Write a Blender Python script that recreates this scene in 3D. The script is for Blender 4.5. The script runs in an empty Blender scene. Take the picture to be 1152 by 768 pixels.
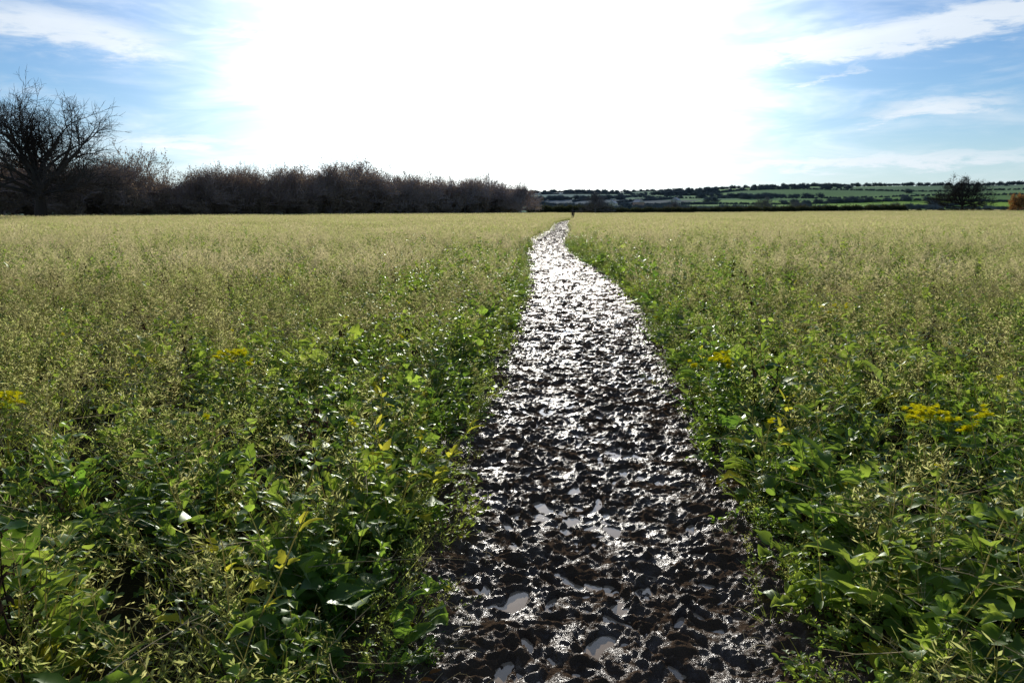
import bpy, math, random
import numpy as np
from mathutils import Vector, Matrix
random.seed(7); rng=np.random.default_rng(11)
scene=bpy.context.scene
scene.view_settings.view_transform='Standard'
scene.view_settings.look='None'
scene.view_settings.exposure=0
SUN_AZ=math.radians(-1.2); SUN_EL=math.radians(14.0)
SUN=Vector((math.sin(SUN_AZ)*math.cos(SUN_EL),math.cos(SUN_AZ)*math.cos(SUN_EL),math.sin(SUN_EL)))

# ---------------------------------------------------------------- helpers
class NT:
    def __init__(s,tree): s.t=tree; s.n=tree.nodes; s.l=tree.links
    def node(s,typ,**kw):
        n=s.n.new(typ)
        for k,v in kw.items(): setattr(n,k,v)
        return n
    def put(s,sock,v):
        if isinstance(v,bpy.types.NodeSocket): s.l.new(v,sock)
        elif v is not None: sock.default_value=v
    def m(s,op,a,b=None,c=None,clamp=False):
        n=s.n.new('ShaderNodeMath'); n.operation=op; n.use_clamp=clamp
        s.put(n.inputs[0],a); s.put(n.inputs[1],b)
        if c is not None: s.put(n.inputs[2],c)
        return n.outputs[0]
    def mix(s,f,a,b,mode='MIX'):
        n=s.n.new('ShaderNodeMix'); n.data_type='RGBA'; n.blend_type=mode
        s.put(n.inputs[0],f)
        for i,v in ((6,a),(7,b)):
            if isinstance(v,tuple) and len(v)==3: v=(*v,1)
            s.put(n.inputs[i],v)
        return n.outputs[2]
    def noise(s,vec,scale,detail=3,rough=.5,dist=0):
        n=s.n.new('ShaderNodeTexNoise'); s.put(n.inputs['Vector'],vec)
        n.inputs['Scale'].default_value=scale; n.inputs['Detail'].default_value=detail
        n.inputs['Roughness'].default_value=rough; n.inputs['Distortion'].default_value=dist
        return n.outputs[0]
    def ss(s,x,a,b,lo=0,hi=1):
        n=s.n.new('ShaderNodeMapRange'); n.interpolation_type='SMOOTHSTEP'
        s.put(n.inputs[0],x); n.inputs[1].default_value=a; n.inputs[2].default_value=b
        n.inputs[3].default_value=lo; n.inputs[4].default_value=hi
        return n.outputs[0]
    def mixsh(s,f,a,b):
        n=s.n.new('ShaderNodeMixShader'); s.put(n.inputs[0],f); s.l.new(a,n.inputs[1]); s.l.new(b,n.inputs[2]); return n.outputs[0]
def newmat(name):
    m=bpy.data.materials.new(name); m.use_nodes=True
    m.node_tree.nodes.clear(); q=NT(m.node_tree)
    out=q.node('ShaderNodeOutputMaterial'); return m,q,out
def principled(q,col,rough=.6,spec=.5):
    p=q.node('ShaderNodeBsdfPrincipled')
    if isinstance(col,tuple) and len(col)==3: col=(*col,1)
    q.put(p.inputs['Base Color'],col); q.put(p.inputs['Roughness'],rough)
    p.inputs['Specular IOR Level'].default_value=spec
    return p
def foliage(name,c1,c2,t1,t2,trans=.5,gloss=0,tip=None,tipt=None,z0=.2,z1=.5,far=None):
    m,q,out=newmat(name)
    g=q.node('ShaderNodeNewGeometry')
    at=q.node('ShaderNodeAttribute'); at.attribute_name='rnd'; rnd=at.outputs['Fac']
    pn=q.ss(q.noise(g.outputs['Position'],.4,2,.6),.35,.65)
    f=q.m('ADD',q.m('MULTIPLY',rnd,.6),q.m('MULTIPLY',pn,.4))
    c=q.mix(f,c1,c2); t=q.mix(f,t1,t2)
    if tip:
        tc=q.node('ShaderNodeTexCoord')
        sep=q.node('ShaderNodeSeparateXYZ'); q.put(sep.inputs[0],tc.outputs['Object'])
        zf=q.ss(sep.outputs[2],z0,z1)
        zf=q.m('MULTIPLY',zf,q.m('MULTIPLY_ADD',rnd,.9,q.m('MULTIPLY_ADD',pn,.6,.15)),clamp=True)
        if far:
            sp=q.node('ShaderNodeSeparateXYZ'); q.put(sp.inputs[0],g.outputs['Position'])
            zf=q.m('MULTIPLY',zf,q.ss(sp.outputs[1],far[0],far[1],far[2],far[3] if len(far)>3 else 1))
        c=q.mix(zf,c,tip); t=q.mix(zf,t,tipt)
    di=q.node('ShaderNodeBsdfDiffuse'); q.put(di.inputs[0],c)
    tr=q.node('ShaderNodeBsdfTranslucent'); q.put(tr.inputs[0],t)
    sh=q.mixsh(trans,di.outputs[0],tr.outputs[0])
    if gloss:
        gl=q.node('ShaderNodeBsdfGlossy'); gl.inputs['Roughness'].default_value=.48; gl.inputs[0].default_value=(.9,.95,.85,1)
        lw=q.node('ShaderNodeFresnel'); lw.inputs[0].default_value=1.35
        sh=q.mixsh(q.m('MULTIPLY',lw.outputs[0],gloss),sh,gl.outputs[0])
    q.l.new(sh,out.inputs[0]); return m
GM=[]
def gmi(m):
    if m not in GM: GM.append(m)
    return GM.index(m)
class MB:
    def __init__(s): s.v=[]; s.f=[]; s.mi=[]
    def tube(s,pts,rad,sides=3,mi=0):
        base=len(s.v); n=len(pts)
        for i,p in enumerate(pts):
            d=(pts[min(i+1,n-1)]-pts[max(i-1,0)])
            if d.length<1e-9: d=Vector((0,0,1))
            d.normalize()
            u=d.cross(Vector((0.31,0.95,0.1))); u.normalize(); w=d.cross(u)
            for k in range(sides):
                a=2*math.pi*k/sides
                s.v.append(p+(u*math.cos(a)+w*math.sin(a))*rad[i])
        for i in range(n-1):
            for k in range(sides):
                a=base+i*sides+k; b=base+i*sides+(k+1)%sides
                s.f.append((a,b,b+sides,a+sides)); s.mi.append(mi)
    def leaf(s,p,d,up,L,W,curl=.5,mi=0,rows=5,fold=.25,lobe=0.0):
        d=d.normalized(); side=d.cross(up)
        if side.length<1e-4: side=Vector((1,0,0))
        side.normalize(); base=len(s.v); pos=p.copy(); ax=side
        for i in range(rows+1):
            t=i/rows
            w=W*.5*(math.sin(math.pi*min(1,(t*.93+.07))**.8)**.8)
            w=max(w,.02*W)
            if lobe: w*=1+random.uniform(-lobe,lobe)
            nrm=ax.cross(d).normalized()
            lift=nrm*w*fold*2
            wob=random.uniform(-1,1)*lobe*.25*W
            s.v+= [pos-ax*w+lift+nrm*wob, pos.copy(), pos+ax*w+lift-nrm*wob]
            pos=pos+d*(L/rows)
            d=(Matrix.Rotation(-curl/rows,3,ax)@d).normalized()
        for i in range(rows):
            a=base+i*3
            s.f+=[(a,a+1,a+4,a+3),(a+1,a+2,a+5,a+4)]; s.mi+=[mi,mi]
    def blade(s,p,d,L,W,curl,mi=0,segs=4):
        side=d.cross(Vector((0,0,1)))
        if side.length<1e-4: side=Vector((1,0,0))
        side.normalize(); ax=side
        tw=Matrix.Rotation(random.uniform(0,3.14),3,d.normalized())@side
        base=len(s.v); pos=p.copy(); d=d.normalized()
        for i in range(segs+1):
            w=W*.5*(1-(i/segs)**1.5)+.0004
            s.v+=[pos-tw*w,pos+tw*w]; pos=pos+d*(L/segs)
            d=(Matrix.Rotation(-curl/segs,3,ax)@d).normalized()
        for i in range(segs):
            a=base+i*2; s.f.append((a,a+1,a+3,a+2)); s.mi.append(mi)
    def diamond(s,p,d,L,W,mi=0):
        d=d.normalized(); r=Vector((random.uniform(-1,1),random.uniform(-1,1),random.uniform(-1,1)))
        sd=d.cross(r); sd.normalize(); b=len(s.v)
        s.v+=[p.copy(),p+d*L*.5+sd*W*.5,p+d*L,p+d*L*.5-sd*W*.5]
        s.f.append((b,b+1,b+2,b+3)); s.mi.append(mi)
    def obj(s,name,mats,smooth=True):
        me=bpy.data.meshes.new(name); me.from_pydata([tuple(x) for x in s.v],[],s.f)
        for m in mats: me.materials.append(m)
        me.polygons.foreach_set('material_index',s.mi)
        if smooth: me.polygons.foreach_set('use_smooth',[True]*len(s.f))
        me.update(); return bpy.data.objects.new(name,me)
    def kind(s,mats):
        g=np.array([gmi(m) for m in mats])
        return (np.array([tuple(x) for x in s.v],dtype=np.float32),np.array(s.f,dtype=np.int32),g[np.array(s.mi)])
def quadmesh(name,v,f,mats,mi=None,rnd=None):
    me=bpy.data.meshes.new(name); me.vertices.add(len(v)); me.vertices.foreach_set('co',np.ascontiguousarray(v,dtype=np.float32).ravel())
    me.loops.add(f.size); me.loops.foreach_set('vertex_index',f.astype(np.int32).ravel())
    me.polygons.add(len(f)); me.polygons.foreach_set('loop_start',np.arange(0,f.size,4,dtype=np.int32))
    for m in mats: me.materials.append(m)
    if mi is not None: me.polygons.foreach_set('material_index',mi.astype(np.int32))
    me.polygons.foreach_set('use_smooth',np.ones(len(f),dtype=bool))
    if rnd is not None:
        a=me.attributes.new('rnd','FLOAT','POINT'); a.data.foreach_set('value',rnd.astype(np.float32))
    me.update(calc_edges=True); return bpy.data.objects.new(name,me)
def combine(name,items):  # items: (kind,x,y,z,s,leanx,leany,rz)
    vs=[];fs=[];ms=[];rs=[];off=0
    for kd,x,y,z,s,lx,ly,rz in items:
        V_,F_,M_=kd; c,sn=math.cos(rz),math.sin(rz)
        v=V_*s; X=v[:,0]*c-v[:,1]*sn; Y=v[:,0]*sn+v[:,1]*c; Z=v[:,2]
        X=X+Z*lx; Y=Y+Z*ly
        vs.append(np.stack([X+x,Y+y,Z+z],-1)); fs.append(F_+off); ms.append(M_); rs.append(np.full(len(v),random.random())); off+=len(v)
    return quadmesh(name,np.concatenate(vs),np.concatenate(fs),GM,np.concatenate(ms),np.concatenate(rs))
def link(o,parent=None):
    scene.collection.objects.link(o)
    if parent: o.parent=parent
    return o
def rdir(el_lo,el_hi):
    a=random.uniform(0,2*math.pi); e=math.radians(random.uniform(el_lo,el_hi))
    return Vector((math.cos(a)*math.cos(e),math.sin(a)*math.cos(e),math.sin(e)))
def scatter(name,objs,pts,rot,scl,idx):
    coll=bpy.data.collections.new(name+'_kinds')
    for i,o in enumerate(objs):
        o.name='%s_kind_%02d'%(name,i); coll.objects.link(o)
    me=bpy.data.meshes.new(name); n=len(pts)
    me.vertices.add(n); me.vertices.foreach_set('co',np.asarray(pts,dtype=np.float32).ravel())
    for nm,ty,arr in (('rot','FLOAT_VECTOR',rot),('scl','FLOAT_VECTOR',scl)):
        a=me.attributes.new(nm,ty,'POINT'); a.data.foreach_set('vector',np.asarray(arr,dtype=np.float32).ravel())
    a=me.attributes.new('idx','INT','POINT'); a.data.foreach_set('value',np.asarray(idx,dtype=np.int32))
    o=bpy.data.objects.new(name,me); scene.collection.objects.link(o)
    ng=bpy.data.node_groups.new(name+'_nodes','GeometryNodeTree')
    ng.interface.new_socket('Geometry',in_out='INPUT',socket_type='NodeSocketGeometry')
    ng.interface.new_socket('Geometry',in_out='OUTPUT',socket_type='NodeSocketGeometry')
    N=ng.nodes; L=ng.links
    gi=N.new('NodeGroupInput'); go=N.new('NodeGroupOutput')
    ci=N.new('GeometryNodeCollectionInfo'); ci.inputs[0].default_value=coll
    ci.inputs[1].default_value=True; ci.inputs[2].default_value=True
    ip=N.new('GeometryNodeInstanceOnPoints'); ip.inputs['Pick Instance'].default_value=True
    def att(nm,ty):
        x=N.new('GeometryNodeInputNamedAttribute'); x.data_type=ty; x.inputs[0].default_value=nm; return x.outputs[0]
    e=N.new('FunctionNodeEulerToRotation')
    L.new(att('rot','FLOAT_VECTOR'),e.inputs[0])
    L.new(gi.outputs[0],ip.inputs['Points']); L.new(ci.outputs[0],ip.inputs['Instance'])
    L.new(att('idx','INT'),ip.inputs['Instance Index'])
    L.new(e.outputs[0],ip.inputs['Rotation']); L.new(att('scl','FLOAT_VECTOR'),ip.inputs['Scale'])
    L.new(ip.outputs[0],go.inputs[0])
    md=o.modifiers.new('scatter','NODES'); md.node_group=ng
    return o
def perlin(x,y,seed):
    r=np.random.default_rng(seed); P=r.permutation(512); ga=r.uniform(0,2*np.pi,512)
    x=np.asarray(x,dtype=float); y=np.asarray(y,dtype=float)
    xi=np.floor(x).astype(int); yi=np.floor(y).astype(int); xf=x-xi; yf=y-yi
    def g(ix,iy,fx,fy):
        h=P[(P[ix&511]+iy)&511]; a=ga[h]; return np.cos(a)*fx+np.sin(a)*fy
    u=xf**3*(xf*(xf*6-15)+10); v=yf**3*(yf*(yf*6-15)+10)
    a=g(xi,yi,xf,yf)*(1-u)+g(xi+1,yi,xf-1,yf)*u
    b=g(xi,yi+1,xf,yf-1)*(1-u)+g(xi+1,yi+1,xf-1,yf-1)*u
    return (a*(1-v)+b*v)*1.5
def worley(x,y,seed):
    r=np.random.default_rng(seed); P=r.permutation(512); ox=r.random(512); oy=r.random(512)
    xi=np.floor(x).astype(int); yi=np.floor(y).astype(int); best=np.full(x.shape,9.)
    for dx in (-1,0,1):
        for dy in (-1,0,1):
            h=P[(P[(xi+dx)&511]+yi+dy)&511]
            d=(xi+dx+ox[h]-x)**2+(yi+dy+oy[h]-y)**2; best=np.minimum(best,d)
    return np.sqrt(best)
def sst(a,b,x):
    t=np.clip((np.asarray(x,dtype=float)-a)/(b-a),0,1); return t*t*(3-2*t)

# ---------------------------------------------------------------- terrain and path shape
def cx(y): return .0595*y+np.interp(y,[0,2.5,5,8.8,12.8,16,20,25,31,38,45,60,80,100,118,135],[.2,.2,.2,.27,.33,.30,.10,-.22,-.42,-.45,-.25,.15,.1,.7,2.0,4.0])
def hw(y): return np.interp(y,[0,2.5,3.8,5.3,8.8,12.8,18,23,45,100,135],[.66,.76,.82,.88,.89,1.0,.95,.86,.66,.55,.5])
def terrain(x,y):
    x=np.asarray(x,dtype=float); y=np.asarray(y,dtype=float)
    d=np.hypot(x,y)
    z=1.0*sst(25,150,x)*sst(70,240,y)
    far=sst(420,1750,d)
    z=z-3.0*sst(300,420,d)*(1-far)
    ridge=37+6*perlin(x/420+3.3,y/420+1.7,5)+9*sst(200,1200,x)*sst(300,900,y)
    z=z+far*ridge+3*sst(400,800,d)*perlin(x/160,y/160,6)
    z=z-60*sst(1900,4500,d)
    return z

m_ground,q,out=newmat('field_and_hills')
g=q.node('ShaderNodeNewGeometry'); pos=g.outputs['Position']
ln=q.node('ShaderNodeVectorMath',operation='LENGTH'); q.put(ln.inputs[0],pos); dist=ln.outputs['Value']
soil=q.mix(q.noise(pos,3,4,.6),(.026,.020,.012),(.042,.036,.018))
crop=q.mix(q.noise(pos,.6,3,.6),(.09,.085,.035),(.17,.15,.065))
near=q.mix(q.ss(dist,15,70),soil,crop)
mp=q.node('ShaderNodeMapping'); q.put(mp.inputs[0],pos); mp.inputs['Scale'].default_value=(.0030,.0060,0); mp.inputs['Rotation'].default_value=(0,0,.3)
vo=q.node('ShaderNodeTexVoronoi'); vo.inputs['Scale'].default_value=1; q.put(vo.inputs['Vector'],mp.outputs[0])
sc=q.node('ShaderNodeSeparateColor'); q.put(sc.inputs[0],vo.outputs['Color'])
cr=q.node('ShaderNodeValToRGB'); cr.color_ramp.interpolation='CONSTANT'
cols=[(0,(.17,.28,.06)),(.25,(.34,.52,.07)),(.45,(.20,.18,.09)),(.55,(.18,.30,.07)),(.72,(.31,.46,.08))]
cr.color_ramp.elements[0].position=0; cr.color_ramp.elements[0].color=(*cols[0][1],1)
cr.color_ramp.elements[1].position=.25; cr.color_ramp.elements[1].color=(*cols[1][1],1)
for p_,c_ in cols[2:]:
    e=cr.color_ramp.elements.new(p_); e.color=(*c_,1)
q.put(cr.inputs[0],sc.outputs[0])
spx=q.node('ShaderNodeSeparateXYZ'); q.put(spx.inputs[0],pos)
painted_haze=q.m('ADD',q.ss(dist,400,1900,.12,.62),q.ss(spx.outputs[0],50,420,.38,-.12),clamp=True)  # distance haze painted into the field colours, weaker towards the right
ff=q.mix(painted_haze,cr.outputs[0],(.30,.35,.39))
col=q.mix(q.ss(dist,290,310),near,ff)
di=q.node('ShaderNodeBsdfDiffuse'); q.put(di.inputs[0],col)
bp=q.node('ShaderNodeBump'); bp.inputs['Distance'].default_value=.04; bp.inputs['Strength'].default_value=.6
q.put(bp.inputs['Height'],q.noise(pos,14,4,.6)); q.l.new(bp.outputs[0],di.inputs['Normal'])
q.l.new(di.outputs[0],out.inputs[0])
R=[]; r=1.0
while r<7000: R.append(r); r*=1.035
S=360; vs=[(0,0,0)]; fs=[]
RR=np.array(R); A=np.arange(S)*2*np.pi/S
X=RR[:,None]*np.cos(A); Y=RR[:,None]*np.sin(A); Z=terrain(X,Y)
vs+=list(zip(X.ravel().tolist(),Y.ravel().tolist(),Z.ravel().tolist()))
for k in range(S): fs.append((0,1+k,1+(k+1)%S))
for i in range(len(RR)-1):
    b=1+i*S
    for k in range(S): fs.append((b+k,b+S+k,b+S+(k+1)%S,b+(k+1)%S))
me=bpy.data.meshes.new('ground'); me.from_pydata(vs,[],fs); me.materials.append(m_ground)
me.polygons.foreach_set('use_smooth',[True]*len(fs)); link(bpy.data.objects.new('ground',me))

# muddy path
ys=[1.0]
while ys[-1]<134: ys.append(ys[-1]+max(.0075,.0026*ys[-1]))
ys=np.array(ys); NC=320; ts=np.linspace(-1.45,1.45,NC)
T,Yg=np.meshgrid(ts,ys); Xg=T+cx(Yg)
W=hw(Yg)+.12*perlin(Yg*1.3,T*0+np.sign(T)*7.3,21)+.06*perlin(Yg*5,T*0+np.sign(T)*3.1,22)
wx=Xg+.05*perlin(Xg/.16,Yg/.16,41); wy=Yg+.05*perlin(Xg/.16,Yg/.16,42)
smooth=sst(-.25,.25,perlin(Xg/.42+5,Yg/.5,61)+.6*(np.abs(T)/W-.35))   # 0 = slick worn middle, 1 = cloddy
Hh=.042+.015*perlin(Xg/.5,Yg/.7,1)+.015*perlin(wx/.19,wy/.22,2)
rd=1-np.abs(perlin(wx/.09,wy/.10,3))*2.2; Hh+=.010*(rd-.4)
wl=worley(wx/.070,wy/.075,4); gate=sst(-.2,.4,perlin(Xg/.3,Yg/.35,9))
Hh+=(.25+.75*gate)*.034*np.clip(.60-wl,0,1)**.8*(.65+.35*smooth)
wl2=worley(wx/.030,wy/.034,14); Hh+=.018*np.clip(.6-wl2,0,1)*(.65+.35*smooth)
Hh+=.008*perlin(Xg/.024,Yg/.024,15)*(.6+.4*smooth)
Hh+=sst(12,35,Yg)*(.045*perlin(Xg/.2,Yg/.45,51)+.04*perlin(Xg/.35,Yg/1.1,52)+.02)
foot=random.Random(3); yy=1.1
while yy<70:
    for _ in range(3):
        fy=yy+foot.uniform(-.1,.1); w=float(hw(fy)); ft=foot.gauss(0,.36)*w
        if abs(ft)>w*.92: continue
        a=foot.uniform(-.5,.5); i0,i1=np.searchsorted(ys,[fy-.26,fy+.26])
        if i1<=i0: continue
        xs=wx[i0:i1]-(float(cx(fy))+ft); y2=wy[i0:i1]-fy
        u=xs*math.cos(a)+y2*math.sin(a); v=-xs*math.sin(a)+y2*math.cos(a)
        wd=.034+foot.uniform(-.006,.012); ln_=foot.uniform(.055,.11)
        rr=np.sqrt((u/wd)**2+(v/ln_)**2)
        dep=foot.uniform(.008,.030)
        Hh[i0:i1]+= -dep*(1-sst(.65,1.1,rr)) + foot.uniform(.003,.010)*np.exp(-((rr-1.25)/.22)**2)
    yy+=.12
Hh-=.006*np.exp(-(T/.5)**2)
edge=np.abs(T)-W
Hh+= .026*np.exp(-((edge+.02)/.16)**2)
k=sst(-.02,.45,edge); Hh=Hh*(1-k)+k*(.016+.010*perlin(Xg/.1,Yg/.1,30))
Hh=np.maximum(Hh,.008)
Hh-= .05*sst(1.36,1.45,np.abs(T))
verts=np.stack([Xg,Yg,Hh],-1).reshape(-1,3); nr=len(ys)
I=(np.arange(nr-1)[:,None]*NC+np.arange(NC-1)).ravel()
F=np.stack([I,I+1,I+NC+1,I+NC],-1)
m_mud,q,out=newmat('wet_mud')
g=q.node('ShaderNodeNewGeometry'); pos=g.outputs['Position']
sp=q.node('ShaderNodeSeparateXYZ'); q.put(sp.inputs[0],pos)
mc=q.mix(q.noise(pos,9,3,.6),(.040,.026,.017),(.11,.075,.048))
wet=q.ss(q.noise(pos,7,5,.7),.43,.60)
wet=q.m('MULTIPLY',wet,q.ss(sp.outputs[2],.035,.09,1,.35))
wet=q.m('MULTIPLY',wet,q.ss(sp.outputs[1],8,55,.82,.22))
bp=q.node('ShaderNodeBump'); bp.inputs['Distance'].default_value=.016; bp.inputs['Strength'].default_value=1
q.put(bp.inputs['Height'],q.m('ADD',q.noise(pos,36,4,.7),q.m('MULTIPLY',q.noise(pos,140,2,.6),.4)))
di=q.node('ShaderNodeBsdfDiffuse'); q.put(di.inputs[0],mc); q.l.new(bp.outputs[0],di.inputs['Normal'])
p=principled(q,mc,.29,.40); q.l.new(bp.outputs[0],p.inputs['Normal'])
q.l.new(q.mixsh(wet,di.outputs[0],p.outputs[0]),out.inputs[0])
link(quadmesh('muddy_path',verts,F,[m_mud]))
m_w,q,out=newmat('muddy_water')
p=principled(q,(.32,.235,.15),.08,.32); g=q.node('ShaderNodeNewGeometry')
bp=q.node('ShaderNodeBump'); bp.inputs['Distance'].default_value=.002; bp.inputs['Strength'].default_value=.25
q.put(bp.inputs['Height'],q.noise(g.outputs['Position'],12,2,.5)); q.l.new(bp.outputs[0],p.inputs['Normal'])
q.l.new(p.outputs[0],out.inputs[0])
yw=np.linspace(1.2,32,120); wv=[]
for y_ in yw:
    zz=.0275-.012*float(sst(12,32,y_))
    for s_ in (-1,0,1): wv.append((float(cx(y_))+s_*float(hw(y_))*.85,y_,zz))
wv=np.array(wv); I=(np.arange(119)[:,None]*3+np.arange(2)).ravel()
link(quadmesh('puddle_water',wv,np.stack([I,I+1,I+4,I+3],-1),[m_w]))

# ---------------------------------------------------------------- plant materials
m_leaf=foliage('broad_leaf',(.045,.10,.02),(.12,.19,.035),(.22,.46,.04),(.76,.92,.11),.5,.36)
m_yleaf=foliage('yellowing_leaf',(.40,.38,.04),(.50,.46,.05),(.78,.76,.06),(.88,.80,.08),.5)
m_bleaf=foliage('brown_leaf',(.20,.09,.03),(.25,.13,.05),(.5,.2,.04),(.55,.28,.06),.4)
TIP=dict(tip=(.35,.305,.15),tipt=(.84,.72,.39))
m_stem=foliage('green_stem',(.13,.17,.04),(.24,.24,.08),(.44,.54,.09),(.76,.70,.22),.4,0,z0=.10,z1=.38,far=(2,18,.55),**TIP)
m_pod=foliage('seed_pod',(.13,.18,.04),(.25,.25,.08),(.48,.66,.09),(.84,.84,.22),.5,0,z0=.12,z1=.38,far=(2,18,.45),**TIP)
m_grass=foliage('grass_blade',(.09,.15,.02),(.18,.20,.05),(.42,.64,.06),(.76,.82,.15),.5,0,tip=(.34,.29,.14),tipt=(.80,.71,.35),z0=.15,z1=.40)
m_dead=foliage('dead_stalk',(.035,.022,.014),(.07,.045,.025),(.05,.03,.02),(.08,.05,.03),.15)
m_straw=foliage('straw',(.40,.34,.20),(.50,.43,.28),(.65,.55,.32),(.75,.65,.38),.3)
m_flower=foliage('mustard_petal',(.85,.80,.03),(.88,.82,.04),(.98,.95,.05),(.98,.95,.08),.5)
V=Vector
def radish(n,hgt,mats,lsc=1,wl=1,yf=.06):
    b=MB()
    for i in range(n):
        d=rdir(25,80); L=random.uniform(.06,.24)*hgt
        p0=V((random.uniform(-.03,.03),random.uniform(-.03,.03),0))
        pts=[p0,p0+d*L*.6,p0+d*L+V((0,0,-L*.08))]
        b.tube(pts,[.003,.0025,.002],3,1)
        ld=(d+rdir(-20,20)*.5); ld.z*=.55
        b.leaf(pts[-1],ld,V((0,0,1)),random.uniform(.04,.13)*lsc,random.uniform(.03,.085)*lsc*wl,random.uniform(.1,1.3),0 if random.random()>yf else 2,6,random.uniform(.05,.4),.38)
    for s in range(random.randint(1,3)):
        d=(rdir(60,88)); H=random.uniform(.25,.45)*hgt; pts=[V((0,0,0))]
        for j in range(4):
            d=(d+rdir(-30,60)*.12).normalized(); pts.append(pts[-1]+d*H/4)
        b.tube(pts,[.004,.0035,.003,.0025,.0015],3,1)
        for j in range(9):
            t=random.uniform(.35,1)*4; k=min(3,int(t)); p=pts[k].lerp(pts[k+1],t-k)
            ld=rdir(-10,55); b.leaf(p+ld*.02,ld,V((0,0,1)),random.uniform(.03,.09)*lsc,random.uniform(.015,.045)*lsc,random.uniform(0,1.1),0,4,random.uniform(.1,.4),.3)
    return b.kind(mats)
def wisp(H,nb,leafy,lite=False):
    b=MB(); d=rdir(62,88); pts=[V((0,0,0))]
    for j in range(5):
        d=(d+rdir(-40,40)*.16).normalized(); pts.append(pts[-1]+d*H/5)
    b.tube(pts,[.0026,.0024,.002,.0017,.0013,.0007],3,0)
    for i in range(nb):
        t=(random.uniform(.25,1)**.8)*5; k=min(4,int(t)); p=pts[k].lerp(pts[k+1],t-k)
        bd=rdir(20,65); L=random.uniform(.06,.22)*(H/.55); q1=p+bd*L*.5; bd2=(bd+rdir(0,60)*.4).normalized(); q2=q1+bd2*L*.5
        if lite: b.diamond(p,bd,L,.006,0)
        else: b.tube([p,q1,q2],[.0013,.001,.0005],3,0)
        for j in range(random.randint(2,4) if lite else random.randint(4,8)):
            u=random.uniform(.1,1)*2; pp=p.lerp(q1,u) if u<1 else q1.lerp(q2,u-1)
            b.diamond(pp,rdir(0,70),random.uniform(.012,.035)*(1.5 if lite else 1),random.uniform(.003,.008)*(1.5 if lite else 1),1)
    for i in range(leafy):
        t=random.uniform(.08,.75)*5; k=min(4,int(t)); p=pts[k].lerp(pts[k+1],t-k); ld=rdir(0,60)
        b.leaf(p,ld,V((0,0,1)),random.uniform(.03,.08),random.uniform(.008,.024),random.uniform(.2,1.2),2,3,.2,.15)
    return b.kind([m_stem,m_pod,m_leaf])
def tuft(n,L):
    b=MB()
    for i in range(n):
        d=rdir(48,88); b.blade(V((random.uniform(-.04,.04),random.uniform(-.04,.04),0)),d,random.uniform(.5,1)*L,random.uniform(.0025,.0055),random.uniform(.2,1.6),0 if random.random()>.25 else 1,5)
    return b.kind([m_grass,m_straw])
def fallen():
    b=MB()
    for i in range(4):
        a=random.uniform(0,6.28); d=V((math.cos(a),math.sin(a),random.uniform(.0,.35))); L=random.uniform(.3,.7); p0=V((0,0,random.uniform(.15,.40)))
        pts=[p0]
        for j in range(4): d=(d+rdir(-60,60)*.15).normalized(); pts.append(pts[-1]+d*L/4)
        b.tube(pts,[.0024,.0022,.0019,.0015,.0008],3,0)
        for j in range(5):
            k=random.randint(1,3); e=rdir(-10,60)*random.uniform(.04,.12); b.tube([pts[k],pts[k]+e],[.001,.0006],3,0)
    return b.kind([m_straw])
def deadstalk():
    b=MB(); H=random.uniform(.42,.62); d=rdir(72,88); pts=[V((0,0,0))]
    for j in range(4):
        d=(d+rdir(-30,40)*.1).normalized(); pts.append(pts[-1]+d*H/4)
    b.tube(pts,[.004,.0035,.003,.0025,.002],4,0)
    for i in range(7):
        t=random.uniform(.4,1)*4; k=min(3,int(t)); p=pts[k].lerp(pts[k+1],t-k); bd=rdir(10,60); L=random.uniform(.03,.1)
        b.tube([p,p+bd*L],[.0015,.001],3,0); e=p+bd*L
        for j in range(12): b.diamond(e+rdir(-90,90)*.006,rdir(-60,90),random.uniform(.01,.022),.009,0)
    for i in range(6): b.leaf(pts[random.randint(1,4)],rdir(-60,10),V((0,0,1)),.05,.02,1.5,0,3,.4,.4)
    return b.kind([m_dead])
def flowering(n=4):
    b=MB()
    for s in range(n):
        H=random.uniform(.42,.52); d=rdir(76,88); pts=[V((0,0,0))]
        for j in range(4):
            d=(d+rdir(-30,60)*.12).normalized(); pts.append(pts[-1]+d*H/4)
        b.tube(pts,[.004,.0035,.003,.0025,.002],3,1)
        for c in range(6 if n>1 else 2):
            c0=pts[-1]+rdir(-20,80)*random.uniform(0,.05)
            b.tube([pts[-1],c0],[.0012,.001],3,1)
            for j in range(10):
                o=rdir(-10,90)*random.uniform(.004,.018)
                for k in range(4):
                    a=k*math.pi/2+j; b.leaf(c0+o,V((math.cos(a),math.sin(a),.35)),V((0,0,1)),.014,.013,.4,2,2,.1)
        for j in range(8):
            k=random.randint(0,3); ld=rdir(0,45); b.leaf(pts[k].lerp(pts[k+1],random.random()),ld,V((0,0,1)),random.uniform(.06,.12),random.uniform(.03,.05),.8,0,4,.2,.25)
    return b.kind([m_leaf,m_stem,m_flower])
def simple(H):
    b=MB(); d=rdir(66,88)
    b.tube([V((0,0,H*.1)),d*H],[.003,.0015],3,0)
    for j in range(12):
        t=random.uniform(.35,1.0); b.diamond(d*H*t,rdir(10,75),random.uniform(.05,.13),random.uniform(.006,.016),1 if random.random()>.25 or t>.75 else 2)
    return b.kind([m_stem,m_pod,m_leaf])
LM=[m_leaf,m_stem,m_yleaf]
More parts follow.
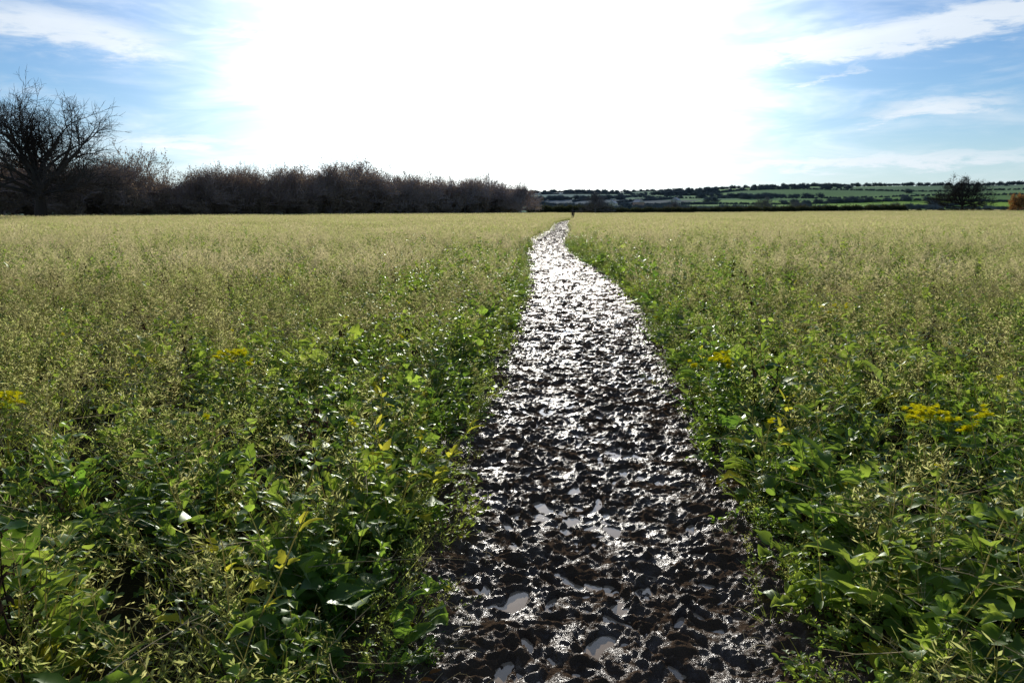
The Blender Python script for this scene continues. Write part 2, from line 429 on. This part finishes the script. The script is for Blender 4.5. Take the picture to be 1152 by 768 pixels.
K={'radish':[radish(random.randint(10,15),random.uniform(.85,1.3),LM,1.05) for _ in range(8)],
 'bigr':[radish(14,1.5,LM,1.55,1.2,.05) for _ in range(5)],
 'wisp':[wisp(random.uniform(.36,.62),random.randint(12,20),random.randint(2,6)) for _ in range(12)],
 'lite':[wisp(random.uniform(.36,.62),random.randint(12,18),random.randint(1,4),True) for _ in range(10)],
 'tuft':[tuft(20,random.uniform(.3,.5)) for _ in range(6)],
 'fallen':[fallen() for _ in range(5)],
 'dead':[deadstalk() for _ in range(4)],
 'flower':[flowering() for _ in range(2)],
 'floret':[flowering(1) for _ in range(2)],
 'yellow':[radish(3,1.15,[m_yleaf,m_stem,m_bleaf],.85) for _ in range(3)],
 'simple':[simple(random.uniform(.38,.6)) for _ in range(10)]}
def item(k,x,y,z,s,lean=.18): return (random.choice(K[k]),x,y,z,s,random.gauss(0,lean),random.gauss(0,lean),random.uniform(0,6.28))
MIX={'wispy':{'wisp':50,'tuft':20,'radish':8,'fallen':9,'dead':.7,'yellow':.25},
     'mixed':{'wisp':36,'tuft':18,'radish':18,'bigr':2.5,'fallen':8,'dead':.3,'yellow':.5},
     'leafy':{'wisp':23,'tuft':12,'radish':26,'bigr':10,'fallen':5,'yellow':.7,'dead':.4}}
def tile(size,dens,mx,s0,s1):
    it=[]; n=int(size*size*dens); ks=list(mx)
    for i in range(n):
        k=random.choices(ks,[mx[a] for a in ks])[0]
        if size>1 and k=='wisp': k='lite'
        it.append(item(k,random.uniform(-.5,.5)*size,random.uniform(-.5,.5)*size,0,random.uniform(s0,s1)))
    return combine('tile',it)
tiles=[]; TK={}
def addt(nm,l): TK[nm]=list(range(len(tiles),len(tiles)+len(l))); tiles.extend(l)
for nm,cnt,dn in (('wispy',6,50),('mixed',6,46),('leafy',6,42)):
    addt('n_'+nm,[tile(1,dn,MIX[nm],.60,1.18) for _ in range(cnt)])
    addt('m_'+nm,[tile(2,20,MIX[nm],.80,1.25) for _ in range(4)])
addt('f',[tile(4,25,{'simple':1},.7,1.3) for _ in range(6)])
addt('ff',[tile(8,8,{'simple':1},1.0,1.5) for _ in range(3)])
P=[];Rt=[];Sc=[];Ix=[]
def rows(y0,y1,size,off,half,chooser,zs=(.9,1.12),fs=1.0):
    y=y0+size/2
    while y<y1:
        for sd in (-1,1):
            x0=float(cx(y))+sd*(float(hw(y))+off+size/2)
            n=int((half(y))/size)+1
            for i in range(n):
                x=x0+sd*i*size; 
                P.append((x,y,float(terrain(x,y))+.003)); Rt.append((0,0,random.randint(0,3)*math.pi/2+random.uniform(-.06,.06)))
                s=fs; Sc.append((s*random.choice((-1,1)),s,random.uniform(*zs)*(1+.18*float(perlin(x/2.3/size**.5,y/2.3/size**.5,91))))); Ix.append(random.choice(TK[chooser(x,y,i,sd)]))
        y+=size
def choose(pref):
    def f(x,y,i,sd):
        v=float(perlin(x/3.1,y/4.3,77))*1.1+random.gauss(0,.18)+(.14 if sd>0 else -.22)+(.52 if i*(1 if pref=='n_' else 2)<1.5 else 0)
        return pref+('leafy' if v>.36 else 'mixed' if v>.02 else 'wispy')
    return f
rows(.2,13.2,1,.30,lambda y:3.5+y*.72,choose('n_'))
rows(13.2,37.2,2,.30,lambda y:3+y*.75,choose('m_'),(.90,1.24))
rows(37.2,129.2,4,.3,lambda y:4+y*.75,lambda *a:'f',(.75,1.25))
y=133.2
while y<325:
    x=-y*.8-8
    while x<y*.8+8:
        if not(x<-60 and y>(150+(x+115)*1.3)+8): 
            P.append((x,y,float(terrain(x,y)))); Rt.append((0,0,random.randint(0,3)*math.pi/2)); Sc.append((1,1,random.uniform(.65,.95))); Ix.append(random.choice(TK['ff']))
        x+=8
    y+=8
scatter('cover_crop_field',tiles,P,Rt,Sc,Ix)
it=[]
yy=.5
while yy<129:
    dens=56*.42 if yy<15 else 26*.42 if yy<37 else 13*.42
    step=1/dens
    for sd in (-1,1):
        gp=random.uniform(-.03,.42)
        x=float(cx(yy))+sd*(float(hw(yy))+gp+.13*float(perlin(yy*1.1,sd*9.1,55)))
        far=yy>37
        k='simple' if far else random.choices(['radish','wisp','tuft','bigr','fallen','yellow'],[32,22,14,18,3,.8])[0]
        s=random.uniform(.7,1.1)*(.55+1.2*min(.4,max(0,gp+.03)))
        it.append(item(k,x,yy,float(terrain(x,yy))+.01,s,.30))
    yy+=step
for i in range(1100):
    y=1.1*math.exp(random.uniform(0,math.log(30))); sd=random.choice((-1,1)); gp=random.gauss(.01,.08)
    it.append(item(random.choice(['tuft','radish','wisp','radish']),float(cx(y))+sd*(float(hw(y))+gp),y,.025,random.uniform(.15,.42),.5))
for (x,y,s) in ((-.6,3.6,.95),(-.67,3.9,.9),(-.6,4.4,.8),(-.65,6.2,.9),(-.4,7.8,.9),(-.5,8.4,1),(1.5,5.0,.95),(1.5,4.2,1.0),(1.6,3.5,1.0),(1.45,2.9,.85),(1.35,2.35,.8),(1.75,6.5,1.1),(1.9,7.6,1.1),(1.9,2.9,1.0),(2.1,5.2,1.1),(-.85,2.7,.8),(-.75,5.3,.9),(-1.0,4.6,1.0)): it.append(item('bigr',x,y,.02,s,.15))
for (x,y) in ((1.47,5.8),(1.52,5.9),(2.27,4.15),(2.35,4.1),(2.2,4.25),(-2.05,5.9),(-2.15,6.0),(-3.0,4.57),(3.6,9)): it.append(item('flower',x,y,0,1.05,.05))
for (x,y) in ((1.3,4.0),(-1.6,4.2),(3.1,5.1),(-2.6,7.5),(2.6,7.4),(-.9,7.0),(1.9,9.5),(-1.2,9.4),(-4.2,7.3),(4.4,7.8),(-2.4,3.3),(-.8,4.0),(2.0,3.4),(-1.9,8.3),(2.4,5.9)): it.append(item('floret',x,y,0,random.uniform(.9,1.1),.1))
for (x,y) in ((-.5,3.7),(-.92,2.45),(1.3,4.0),(-.55,3.8),(-.85,4.9),(2.3,3.3),(1.7,4.7)): it.append(item('yellow',x,y,.1,1.2,.1))
for (x,y) in ((-1.28,4.3),(1.75,5.3),(-3.6,8),(-1.6,6.6),(-2.9,7),(2.9,6)): it.append(item('dead',x,y,0,1.25,.1))
link(combine('path_verge_plants',it))

b=MB()
for i in range(420):
    y=1.5*math.exp(random.uniform(0,math.log(12))); sd=random.choice((-1,1)); x=float(cx(y))+sd*float(hw(y))*random.uniform(.6,1.15)
    a=random.uniform(0,6.28); L=random.uniform(.04,.18); d=V((math.cos(a),math.sin(a),random.uniform(-.1,.15)))
    p0=V((x,y,random.uniform(.05,.075))); b.tube([p0,p0+d*L*.5+V((0,0,.008)),p0+d*L],[.0014,.0012,.001],3,0)
for i in range(60):
    y=1.8*math.exp(random.uniform(0,math.log(8))); sd=random.choice((-1,1)); x=float(cx(y))+sd*float(hw(y))*random.uniform(.7,1.1)
    b.leaf(V((x,y,.07)),rdir(-5,25),V((0,0,1)),random.uniform(.02,.05),random.uniform(.015,.025),.5,random.choice((1,2)),4,.2,.2)
link(b.obj('fallen_straw_and_leaves',[m_straw,m_bleaf,m_leaf]))

# ---------------------------------------------------------------- trees
def bark(name,c1,c2,haze_fade=None):
    m,q,out=newmat(name); g=q.node('ShaderNodeNewGeometry')
    c=q.mix(q.ss(q.noise(g.outputs['Position'],.16,3,.6),.3,.7),c1,c2)
    if haze_fade:
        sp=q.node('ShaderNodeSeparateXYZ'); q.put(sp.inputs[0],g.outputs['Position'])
        c=q.mix(q.ss(sp.outputs[1],haze_fade[0],haze_fade[1],0,.85),c,haze_fade[2])  # mixes a pale haze tint into the bark colour along Y
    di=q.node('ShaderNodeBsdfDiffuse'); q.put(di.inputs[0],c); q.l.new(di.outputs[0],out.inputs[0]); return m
m_bark=bark('oak_bark',(.05,.04,.035),(.10,.085,.07))
m_wood=bark('haze_tinted_woodland_twigs',(.21,.155,.135),(.42,.32,.28),(200,340,(.52,.45,.44)))  # twig colour lightened further back to stand in for distance haze
m_hwood=bark('haze_tinted_distant_twigs',(.12,.14,.14),(.18,.20,.21))  # blue-grey of distance haze put into the twig colour
m_wleaf=foliage('woodland_leaf',(.24,.18,.12),(.40,.29,.20),(.30,.21,.13),(.46,.34,.22),.3)
m_hleaf=foliage('hedge_leaf',(.05,.06,.03),(.10,.09,.05),(.08,.09,.03),(.13,.12,.05),.25)
m_oleaf=foliage('autumn_leaf',(.34,.17,.06),(.38,.23,.08),(.45,.22,.06),(.5,.28,.09),.3)
def grow(b,p,d,L,r,lev,cnt,lens,up,spread,seg=4,tap=.55,leaf=0,minr=.013,dome=False):
    last=lev==len(cnt); n=2 if last else seg
    pts=[p]; rad=[r]
    for i in range(n):
        d=(d+rdir(-90,90)*(.09 if lev==0 else .26)+V((0,0,up*.1))).normalized()
        pts.append(pts[-1]+d*L/n); rad.append(r*(1-(1-tap)*(i+1)/n) if not last else r*(1-.6*(i+1)/n))
    b.tube(pts,rad,7 if lev==0 else (5 if lev==1 else 3),0)
    if last:
        for j in range(leaf):
            b.diamond(pts[random.randint(1,2)]+rdir(-90,90)*.15,rdir(-90,90),random.uniform(.15,.3),random.uniform(.1,.2),1)
        return
    for c in range(cnt[lev]):
        t=(random.uniform(.5,1) if lev==0 else random.uniform(.22,1))*n
        if c==0: t=n
        Ls=random.uniform(.65,1.15)
        if dome and lev==0:
            a=c*2.399+random.uniform(-.3,.3); e=math.radians(12+68*(c/(cnt[0]-1))); t=n*(.55+.45*c/(cnt[0]-1))
            nd=V((math.cos(a)*math.cos(e),math.sin(a)*math.cos(e),math.sin(e))); Ls=1.12-.3*(c/(cnt[0]-1))
        k=min(n-1,int(t)); q_=pts[k].lerp(pts[k+1],t-k)
        if not(dome and lev==0):
            ax=rdir(-90,90); ax=(ax-d*ax.dot(d)).normalized()
            ang=random.uniform(*spread) if c else .25
            nd=(d*math.cos(ang)+ax*math.sin(ang)+V((0,0,up*.12))).normalized()
            if nd.z<-.2: nd.z=-.05; nd.normalize()
        rr=max(rad[min(k+1,n)]*random.uniform(.5,.72),minr)
        grow(b,q_,nd,lens[lev]*Ls,rr,lev+1,cnt,lens,up,spread,seg,tap,leaf,minr,dome)
def tree(seed,L0,r0,cnt,lens,up,spread,mats,leaf=0,minr=.013,dome=False):
    random.seed(seed); b=MB(); grow(b,V((0,0,-.2)),V((0,0,1)),L0,r0,0,cnt,lens,up,spread,4,.6,leaf,minr,dome); return b.obj('tree',mats,False)
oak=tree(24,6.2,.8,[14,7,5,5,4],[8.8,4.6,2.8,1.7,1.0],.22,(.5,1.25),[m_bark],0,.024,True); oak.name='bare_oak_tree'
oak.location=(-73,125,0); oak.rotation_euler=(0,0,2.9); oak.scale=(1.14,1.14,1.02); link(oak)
oak2=tree(33,2.4,.34,[11,7,5,5,4],[3.9,2.2,1.4,.9,.6],.2,(.5,1.3),[m_bark,m_hleaf],0,.022,True); oak2.name='bare_oak_tree'
oak2.location=(131,235,float(terrain(131,235))); oak2.scale=(1.35,1.35,1.18); link(oak2)
def hedgetree(name,x,y,seed,sc,mats):
    t=tree(seed,2.4,.25,[9,6,5,4,3],[3.2,2.0,1.3,.9,.6],.3,(.5,1.2),mats,0,.025,True); t.name=name
    t.location=(x,y,float(terrain(x,y))-.2); t.scale=(sc,sc,sc); link(t)
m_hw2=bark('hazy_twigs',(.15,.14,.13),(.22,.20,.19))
hedgetree('hedgerow_tree',30.5,295,35,1.1,[m_hw2]); hedgetree('hedgerow_tree',60,300,36,.62,[m_hw2]); hedgetree('hedgerow_tree',103,330,37,.95,[m_hw2])
hedgetree('hedgerow_tree',126,360,38,1.0,[m_hw2]); hedgetree('hedgerow_tree',190,400,39,1.0,[m_hw2]); hedgetree('hedgerow_tree',44,380,40,.9,[m_hw2])
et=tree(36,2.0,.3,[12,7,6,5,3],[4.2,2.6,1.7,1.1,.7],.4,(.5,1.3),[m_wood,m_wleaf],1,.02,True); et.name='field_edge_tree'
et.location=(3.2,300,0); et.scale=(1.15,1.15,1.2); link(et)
wk=[]
for i in range(6): wk.append(tree(50+i,3.2,.24,[11,6,5,4],[4.2,2.5,1.6,1.0],.5 if i%2 else .2,(.45,1.25),[m_wood,m_wleaf],2,.024,i%3!=0))
for i in range(3): wk.append(tree(70+i,.5,.12,[9,6,5,4],[1.8,1.3,.9,.6],.8,(.4,1.2),[m_wood,m_wleaf],3))
random.seed(5)
pts=[];rt=[];sl=[];ix=[]
line=[(-250,95),(-115,150),(-62,220),(1,322)]
for row in range(4):
    for a,bq in zip(line[:-1],line[1:]):
        Ls=math.dist(a,bq); n=int(Ls/5.6)
        for i in range(n):
            t=(i+random.random())/n; x=a[0]+(bq[0]-a[0])*t; y=a[1]+(bq[1]-a[1])*t
            nx,ny=-(bq[1]-a[1])/Ls,(bq[0]-a[0])/Ls; o=row*5+random.uniform(-2,2)
            x+=nx*o; y+=ny*o
            s=random.uniform(.70,1.15)*(1+.12*math.sin(x*.09)+.10*math.sin(x*.31))*(1.36-.14*float(sst(170,230,y))+.10*float(sst(230,320,y)))
            if random.random()<.12: s*=1.24
            pts.append((x,y,float(terrain(x,y)))); rt.append((0,0,random.uniform(0,6.28))); sl.append((s*1.05,s*1.05,s)); ix.append(random.randint(0,5))
            for _ in range(2 if row<3 else 1):
                s=random.uniform(1.0,1.9); xx=x+random.uniform(-3,3); yy_=y+random.uniform(-3,3)
                pts.append((xx,yy_,float(terrain(xx,yy_)))); rt.append((0,0,random.uniform(0,6.28))); sl.append((s,s,s)); ix.append(random.randint(6,8))
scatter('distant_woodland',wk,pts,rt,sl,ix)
hk=[tree(80+i,.3,.08,[10,6,5],[1.0,.7,.5],.5,(.5,1.3),[m_bark,m_hleaf],7) for i in range(3)]
hk2=[tree(90+i,2.2,.2,[9,6,5],[3.2,2.0,1.4],.4,(.5,1.2),[m_hwood,m_hwood],6,.05,True) for i in range(3)]
hk2+=[tree(94+i,.3,.12,[10,6,5],[1.6,1.1,.8],.3,(.5,1.3),[m_hwood,m_hwood],10,.04) for i in range(3)]
random.seed(9); pts=[];rt=[];sl=[];ix=[]
def hedge(a,bq,step,s0,s1,kk,amp=.6):
    n=max(2,int(math.dist(a,bq)/step))
    for i in range(n):
        t=(i+random.random())/n; x=a[0]+(bq[0]-a[0])*t+random.uniform(-amp,amp); y=a[1]+(bq[1]-a[1])*t+random.uniform(-amp,amp); s=random.uniform(s0,s1)
        pts.append((x,y,float(terrain(x,y))-.2)); rt.append((0,0,random.uniform(0,6.28))); sl.append((s,s,s)); ix.append(random.choice(kk))
hedge((8,326),(36,305),.9,1.2,2.0,(0,1,2)); hedge((36,303),(117,241),.8,1.0,1.35,(0,1,2)); hedge((117,241),(230,190),.9,.4,.65,(0,1,2))
scatter('field_hedge',hk,pts,rt,sl,ix)
ob=tree(97,.6,.12,[9,6,5,4],[1.6,1.1,.8,.5],.6,(.4,1.2),[m_wood,m_oleaf],4); ob.name='autumn_bush'; ob.location=(140,223,float(terrain(140,223))); ob.scale=(1.3,1.3,1.3); link(ob)
pts=[];rt=[];sl=[];ix=[]
for d in (430,560,720,900,1120,1400):
    a0=random.uniform(-.05,.02)
    k0=random.uniform(.92,1.12)
    hedge((d*math.sin(a0),d*math.cos(a0)),(d*k0*math.sin(.75),d*k0*math.cos(.75)),1.9 if d<1000 else 2.8,.55,1.0,(3,4,5),1.0)
hedge((-80,1740),(1250,1330),4,1.2,2.6,(3,4,5),6)
for i in range(9):
    az=random.uniform(.03,.7); d=random.uniform(430,1500); hedge((d*math.sin(az),d*math.cos(az)),((d+180)*math.sin(az+.09),(d+180)*math.cos(az+.09)),2.2,.6,1.1,(3,4,5))
for i in range(34):   # copses
    az=random.uniform(0,.72) if i%3 else random.uniform(0,.35); d=random.choice((random.uniform(450,900),random.uniform(900,1600),random.uniform(1500,1750)))
    x,y=d*math.sin(az),d*math.cos(az); ca,sa=math.cos(-az),math.sin(-az); n=random.choice((2,10,25,40)) if az<.4 else random.choice((1,3,10))
    for j in range(n):
        u=random.gauss(0,1.1*n); v=random.gauss(0,6); xx=x+u*ca-v*sa; yy_=y+u*sa+v*ca; s=random.uniform(.6,1.15)
        pts.append((xx,yy_,float(terrain(xx,yy_))-.3)); rt.append((0,0,random.uniform(0,6.28))); sl.append((s,s,s*.9)); ix.append(random.randint(0,2))
        pts.append((xx+2,yy_-2,float(terrain(xx,yy_))-.3)); rt.append((0,0,random.uniform(0,6.28))); sl.append((2*s,2*s,1.8*s)); ix.append(random.randint(3,5))
scatter('distant_hedgerows_and_trees',hk2,pts,rt,sl,ix)

# ---------------------------------------------------------------- distant houses
def plain(name,c,rough=.8):
    m,q,out=newmat(name); g=q.node('ShaderNodeNewGeometry')
    p=principled(q,q.mix(q.noise(g.outputs['Position'],2.5,3,.6),tuple(x*.8 for x in c),tuple(min(1,x*1.15) for x in c)),rough,.3)
    q.l.new(p.outputs[0],out.inputs[0]); return m
m_wall=plain('render_wall',(.62,.54,.44)); m_brick=plain('brick_wall',(.42,.28,.22)); m_roof=plain('slate_roof',(.42,.38,.36),.5); m_glass=plain('window_glass',(.05,.06,.07),.1)
def box(name,c,s,mat,parent):
    b=MB(); x,y,z=c; a,bb,h=s[0]/2,s[1]/2,s[2]/2
    b.v=[V((x+i*a,y+j*bb,z+k*h)) for k in(-1,1) for j in(-1,1) for i in(-1,1)]
    b.f=[(0,2,3,1),(4,5,7,6),(0,1,5,4),(2,6,7,3),(0,4,6,2),(1,3,7,5)]; b.mi=[0]*6
    o=b.obj(name,[mat],False); link(o,parent); return o
def house(x,y,L,D,H,rz,wall):
    e=bpy.data.objects.new('country_house',None); link(e); e.location=(x,y,float(terrain(x,y))-.3); e.rotation_euler=(0,0,rz)
    box('walls',(0,0,H/2),(L,D,H),wall,e)
    b=MB(); o=.4; h=D*.42
    b.v=[V((-L/2-o,-D/2-o,H+.01)),V((L/2+o,-D/2-o,H+.01)),V((L/2+o,D/2+o,H+.01)),V((-L/2-o,D/2+o,H+.01)),V((-L/2-o,0,H+h)),V((L/2+o,0,H+h))]
    b.f=[(0,1,5,4),(2,3,4,5),(0,4,3),(1,2,5),(0,3,2,1)]; b.mi=[0]*5; link(b.obj('roof',[m_roof],False),e)
    box('chimney',(L*.35,0,H+h+.3),(.9,.7,1.6),m_brick,e)
    for i in range(4):
        for z in (1.5,4.0):
            if z<H-.5: box('window',(-L*.36+i*L*.24,-D/2-.02,z),(1.1,.08,1.2),m_glass,e)
    box('door',(0,-D/2-.03,1.05),(1,.1,2.1),m_glass,e)
house(95,760,11,6.5,4.2,1.2,m_wall); house(122,780,10,6.5,4.2,-1.1,m_brick); house(150,740,11,6.5,4.4,1.1,m_wall)

# ---------------------------------------------------------------- walker
def walker(x,y,rz):
    e=bpy.data.objects.new('walking_person',None); link(e); e.location=(x,y,.04); e.rotation_euler=(0,0,rz)
    m,q,out=newmat('dark_outdoor_clothes'); tc=q.node('ShaderNodeTexCoord'); sp=q.node('ShaderNodeSeparateXYZ'); q.put(sp.inputs[0],tc.outputs['Object'])
    c=q.mix(q.m('GREATER_THAN',sp.outputs[2],.86),(.03,.035,.05),(.018,.018,.022)); c=q.mix(q.m('LESS_THAN',sp.outputs[2],.1),c,(.03,.02,.015))
    q.l.new(principled(q,c,.8,.3).outputs[0],out.inputs[0])
    ms,q,out=newmat('skin'); q.l.new(principled(q,(.5,.3,.22),.5,.4).outputs[0],out.inputs[0])
    mh,q,out=newmat('dark_hair'); q.l.new(principled(q,(.03,.02,.014),.6,.4).outputs[0],out.inputs[0])
    J=[((0,0,.95),.15),((0,0,1.15),.14),((0,.01,1.38),.17),((0,.02,1.50),.06),((0,.04,1.58),.055),
       ((.1,0,.90),.1),((.11,.16,.50),.07),((.11,.10,.09),.045),((.11,.24,.04),.04),
       ((-.1,0,.90),.1),((-.11,.02,.48),.07),((-.11,-.26,.13),.045),((-.11,-.16,.03),.04),
       ((.2,.01,1.42),.07),((.25,-.12,1.16),.052),((.25,-.04,.92),.038),((.25,0,.86),.033),
       ((-.2,.01,1.42),.07),((-.25,.10,1.16),.052),((-.24,.24,.96),.038),((-.24,.28,.90),.033)]
    E=[(0,1),(1,2),(2,3),(3,4),(0,5),(5,6),(6,7),(7,8),(0,9),(9,10),(10,11),(11,12),(2,13),(13,14),(14,15),(15,16),(2,17),(17,18),(18,19),(19,20)]
    me=bpy.data.meshes.new('body'); me.from_pydata([j[0] for j in J],E,[]); me.materials.append(m); o=link(bpy.data.objects.new('body',me),e)
    md=o.modifiers.new('s','SKIN')
    for i,j in enumerate(J): me.skin_vertices[0].data[i].radius=(j[1],j[1]*.85)
    me.skin_vertices[0].data[0].use_root=True
    o.modifiers.new('u','SUBSURF').levels=2; o.modifiers['u'].render_levels=2
    for nm,w in (('hand_left',V((.25,0,.85))),('hand_right',V((-.24,.28,.89)))):
        b=MB(); b.tube([w+V((0,0,.03)),w,w+V((0,.01,-.05)),w+V((0,.015,-.09))],[.018,.028,.033,.026],8,0)
        for k in range(4):
            s_=w+V((0,-.03+.02*k,-.08)); Lk=(.055,.07,.075,.065)[k]; b.tube([s_,s_+V((0,.004,-Lk*.6)),s_+V((0,.016,-Lk))],[.009,.008,.006],6,0)
        b.tube([w+V((0,.03,-.03)),w+V((0,.055,-.06)),w+V((0,.06,-.085))],[.011,.009,.007],6,0); link(b.obj(nm,[ms]),e)
    bpy.ops.mesh.primitive_uv_sphere_add(segments=20,ring_count=14,radius=.1); h=bpy.context.object; h.name='head'; h.parent=e; h.location=(0,.05,1.66); h.scale=(.78,.95,1.18); h.data.materials.append(ms)
    for v in h.data.vertices:
        if v.co.y>.085 and abs(v.co.x)<.02 and abs(v.co.z+.01)<.025: v.co.y+=.025
    bpy.ops.mesh.primitive_uv_sphere_add(segments=20,ring_count=14,radius=.108); h=bpy.context.object; h.name='hair'; h.parent=e; h.location=(0,.03,1.68); h.scale=(.82,.92,1.12); h.data.materials.append(mh)
    bpy.ops.mesh.primitive_uv_sphere_add(segments=20,ring_count=14,radius=.2); h=bpy.context.object; h.name='backpack'; h.parent=e; h.location=(0,-.19,1.24); h.scale=(.8,.55,1.2); h.data.materials.append(m)
walker(float(cx(116)),116,0)

# ---------------------------------------------------------------- world
w=bpy.data.worlds.new('World'); scene.world=w; w.use_nodes=True; w.node_tree.nodes.clear(); q=NT(w.node_tree)
out=q.node('ShaderNodeOutputWorld'); bg=q.node('ShaderNodeBackground'); q.l.new(bg.outputs[0],out.inputs[0])
sky=q.node('ShaderNodeTexSky'); sky.sky_type='NISHITA'; sky.sun_disc=False; sky.sun_elevation=SUN_EL; sky.sun_rotation=SUN_AZ
sky.air_density=1.0; sky.dust_density=.1; sky.ozone_density=4.0; sky.altitude=50
tc=q.node('ShaderNodeTexCoord'); dr=tc.outputs['Generated']
dp=q.node('ShaderNodeVectorMath',operation='DOT_PRODUCT'); q.put(dp.inputs[0],dr); dp.inputs[1].default_value=SUN
om=q.m('MAXIMUM',q.m('SUBTRACT',1,dp.outputs['Value']),0)
sp=q.node('ShaderNodeSeparateXYZ'); q.put(sp.inputs[0],dr)
D=180/math.pi
az=q.m('MULTIPLY',q.m('ARCTAN2',sp.outputs[0],sp.outputs[1]),D); el=q.m('MULTIPLY',q.m('ARCSINE',sp.outputs[2]),D)
cb=q.node('ShaderNodeCombineXYZ'); q.put(cb.inputs[0],q.m('MULTIPLY',az,.10)); q.put(cb.inputs[1],q.m('MULTIPLY',el,.42))
n1=q.noise(cb.outputs[0],1.0,4,.62,.6); n2=q.noise(cb.outputs[0],3.1,5,.65,.3)
om2=q.m('MULTIPLY',om,q.m('MULTIPLY_ADD',n1,-1.1,1.55))
g1=q.m('MULTIPLY',q.m('EXPONENT',q.m('MULTIPLY',q.m('POWER',q.m('DIVIDE',om2,.040),1.35),-1)),1.6)
g2=q.m('MULTIPLY',q.m('EXPONENT',q.m('MULTIPLY',om,-12)),.20)
glow=q.m('ADD',g1,g2)
azw=q.m('ADD',az,q.m('MULTIPLY',q.m('SUBTRACT',n1,.5),7)); elw=q.m('ADD',el,q.m('MULTIPLY',q.m('SUBTRACT',n2,.5),2.6))
tot=None
for a0,e0,sx,sy,tilt,k in ((23,10.4,10,1.0,.06,1.1),(31,11.6,5,.7,.1,.9),(22,3.0,13,.5,.03,1.0),(27,6.2,5,.7,.05,1.0),(-27.8,10.6,6.5,1.4,-.12,1.1),(-16.8,11.1,1.8,.22,0,.9),(-22,4.3,4,.5,0,.9),(19.7,8.2,3.2,.25,.28,.6)):
    da=q.m('SUBTRACT',azw,a0); de=q.m('SUBTRACT',q.m('SUBTRACT',elw,e0),q.m('MULTIPLY',da,tilt))
    u1=q.m('DIVIDE',da,sx); u2=q.m('DIVIDE',de,sy)
    s2=q.m('MULTIPLY_ADD',u1,u1,q.m('MULTIPLY',u2,u2))
    gg=q.m('MULTIPLY',q.m('EXPONENT',q.m('MULTIPLY',s2,-1)),k); tot=gg if tot is None else q.m('ADD',tot,gg)
cl=q.ss(q.m('MULTIPLY',tot,q.m('MULTIPLY_ADD',n2,1.6,.1)),.12,.95)
ci=q.ss(q.m('MULTIPLY_ADD',n1,.7,q.m('MULTIPLY',n2,.3)),.42,.70,0,.5); cl=q.m('MAXIMUM',cl,ci)
skc=q.mix(1.0,sky.outputs[0],(.080,.092,.106),'MULTIPLY')
skc=q.mix(q.ss(el,-1,8,.55,0),skc,(.62,.77,.90))
skc=q.mix(q.m('MULTIPLY',cl,.85),skc,(.80,.87,.94))
gc=q.node('ShaderNodeCombineXYZ'); q.put(gc.inputs[0],glow); q.put(gc.inputs[1],glow); q.put(gc.inputs[2],glow)
va=q.node('ShaderNodeVectorMath',operation='ADD'); q.put(va.inputs[0],skc); q.put(va.inputs[1],gc.outputs[0])
q.put(bg.inputs[0],va.outputs[0]); bg.inputs[1].default_value=1.0
L=bpy.data.lights.new('sun','SUN'); L.energy=5; L.angle=math.radians(.5); L.color=(1,.95,.86)
lo=link(bpy.data.objects.new('sun',L)); lo.rotation_euler=SUN.to_track_quat('Z','Y').to_euler()
cam=bpy.data.cameras.new('camera'); cam.lens=28; cam.sensor_width=36; cam.clip_start=.05; cam.clip_end=20000
co=link(bpy.data.objects.new('camera',cam)); co.location=(0,0,1.6); co.rotation_euler=(math.radians(90-9.38),0,0); scene.camera=co
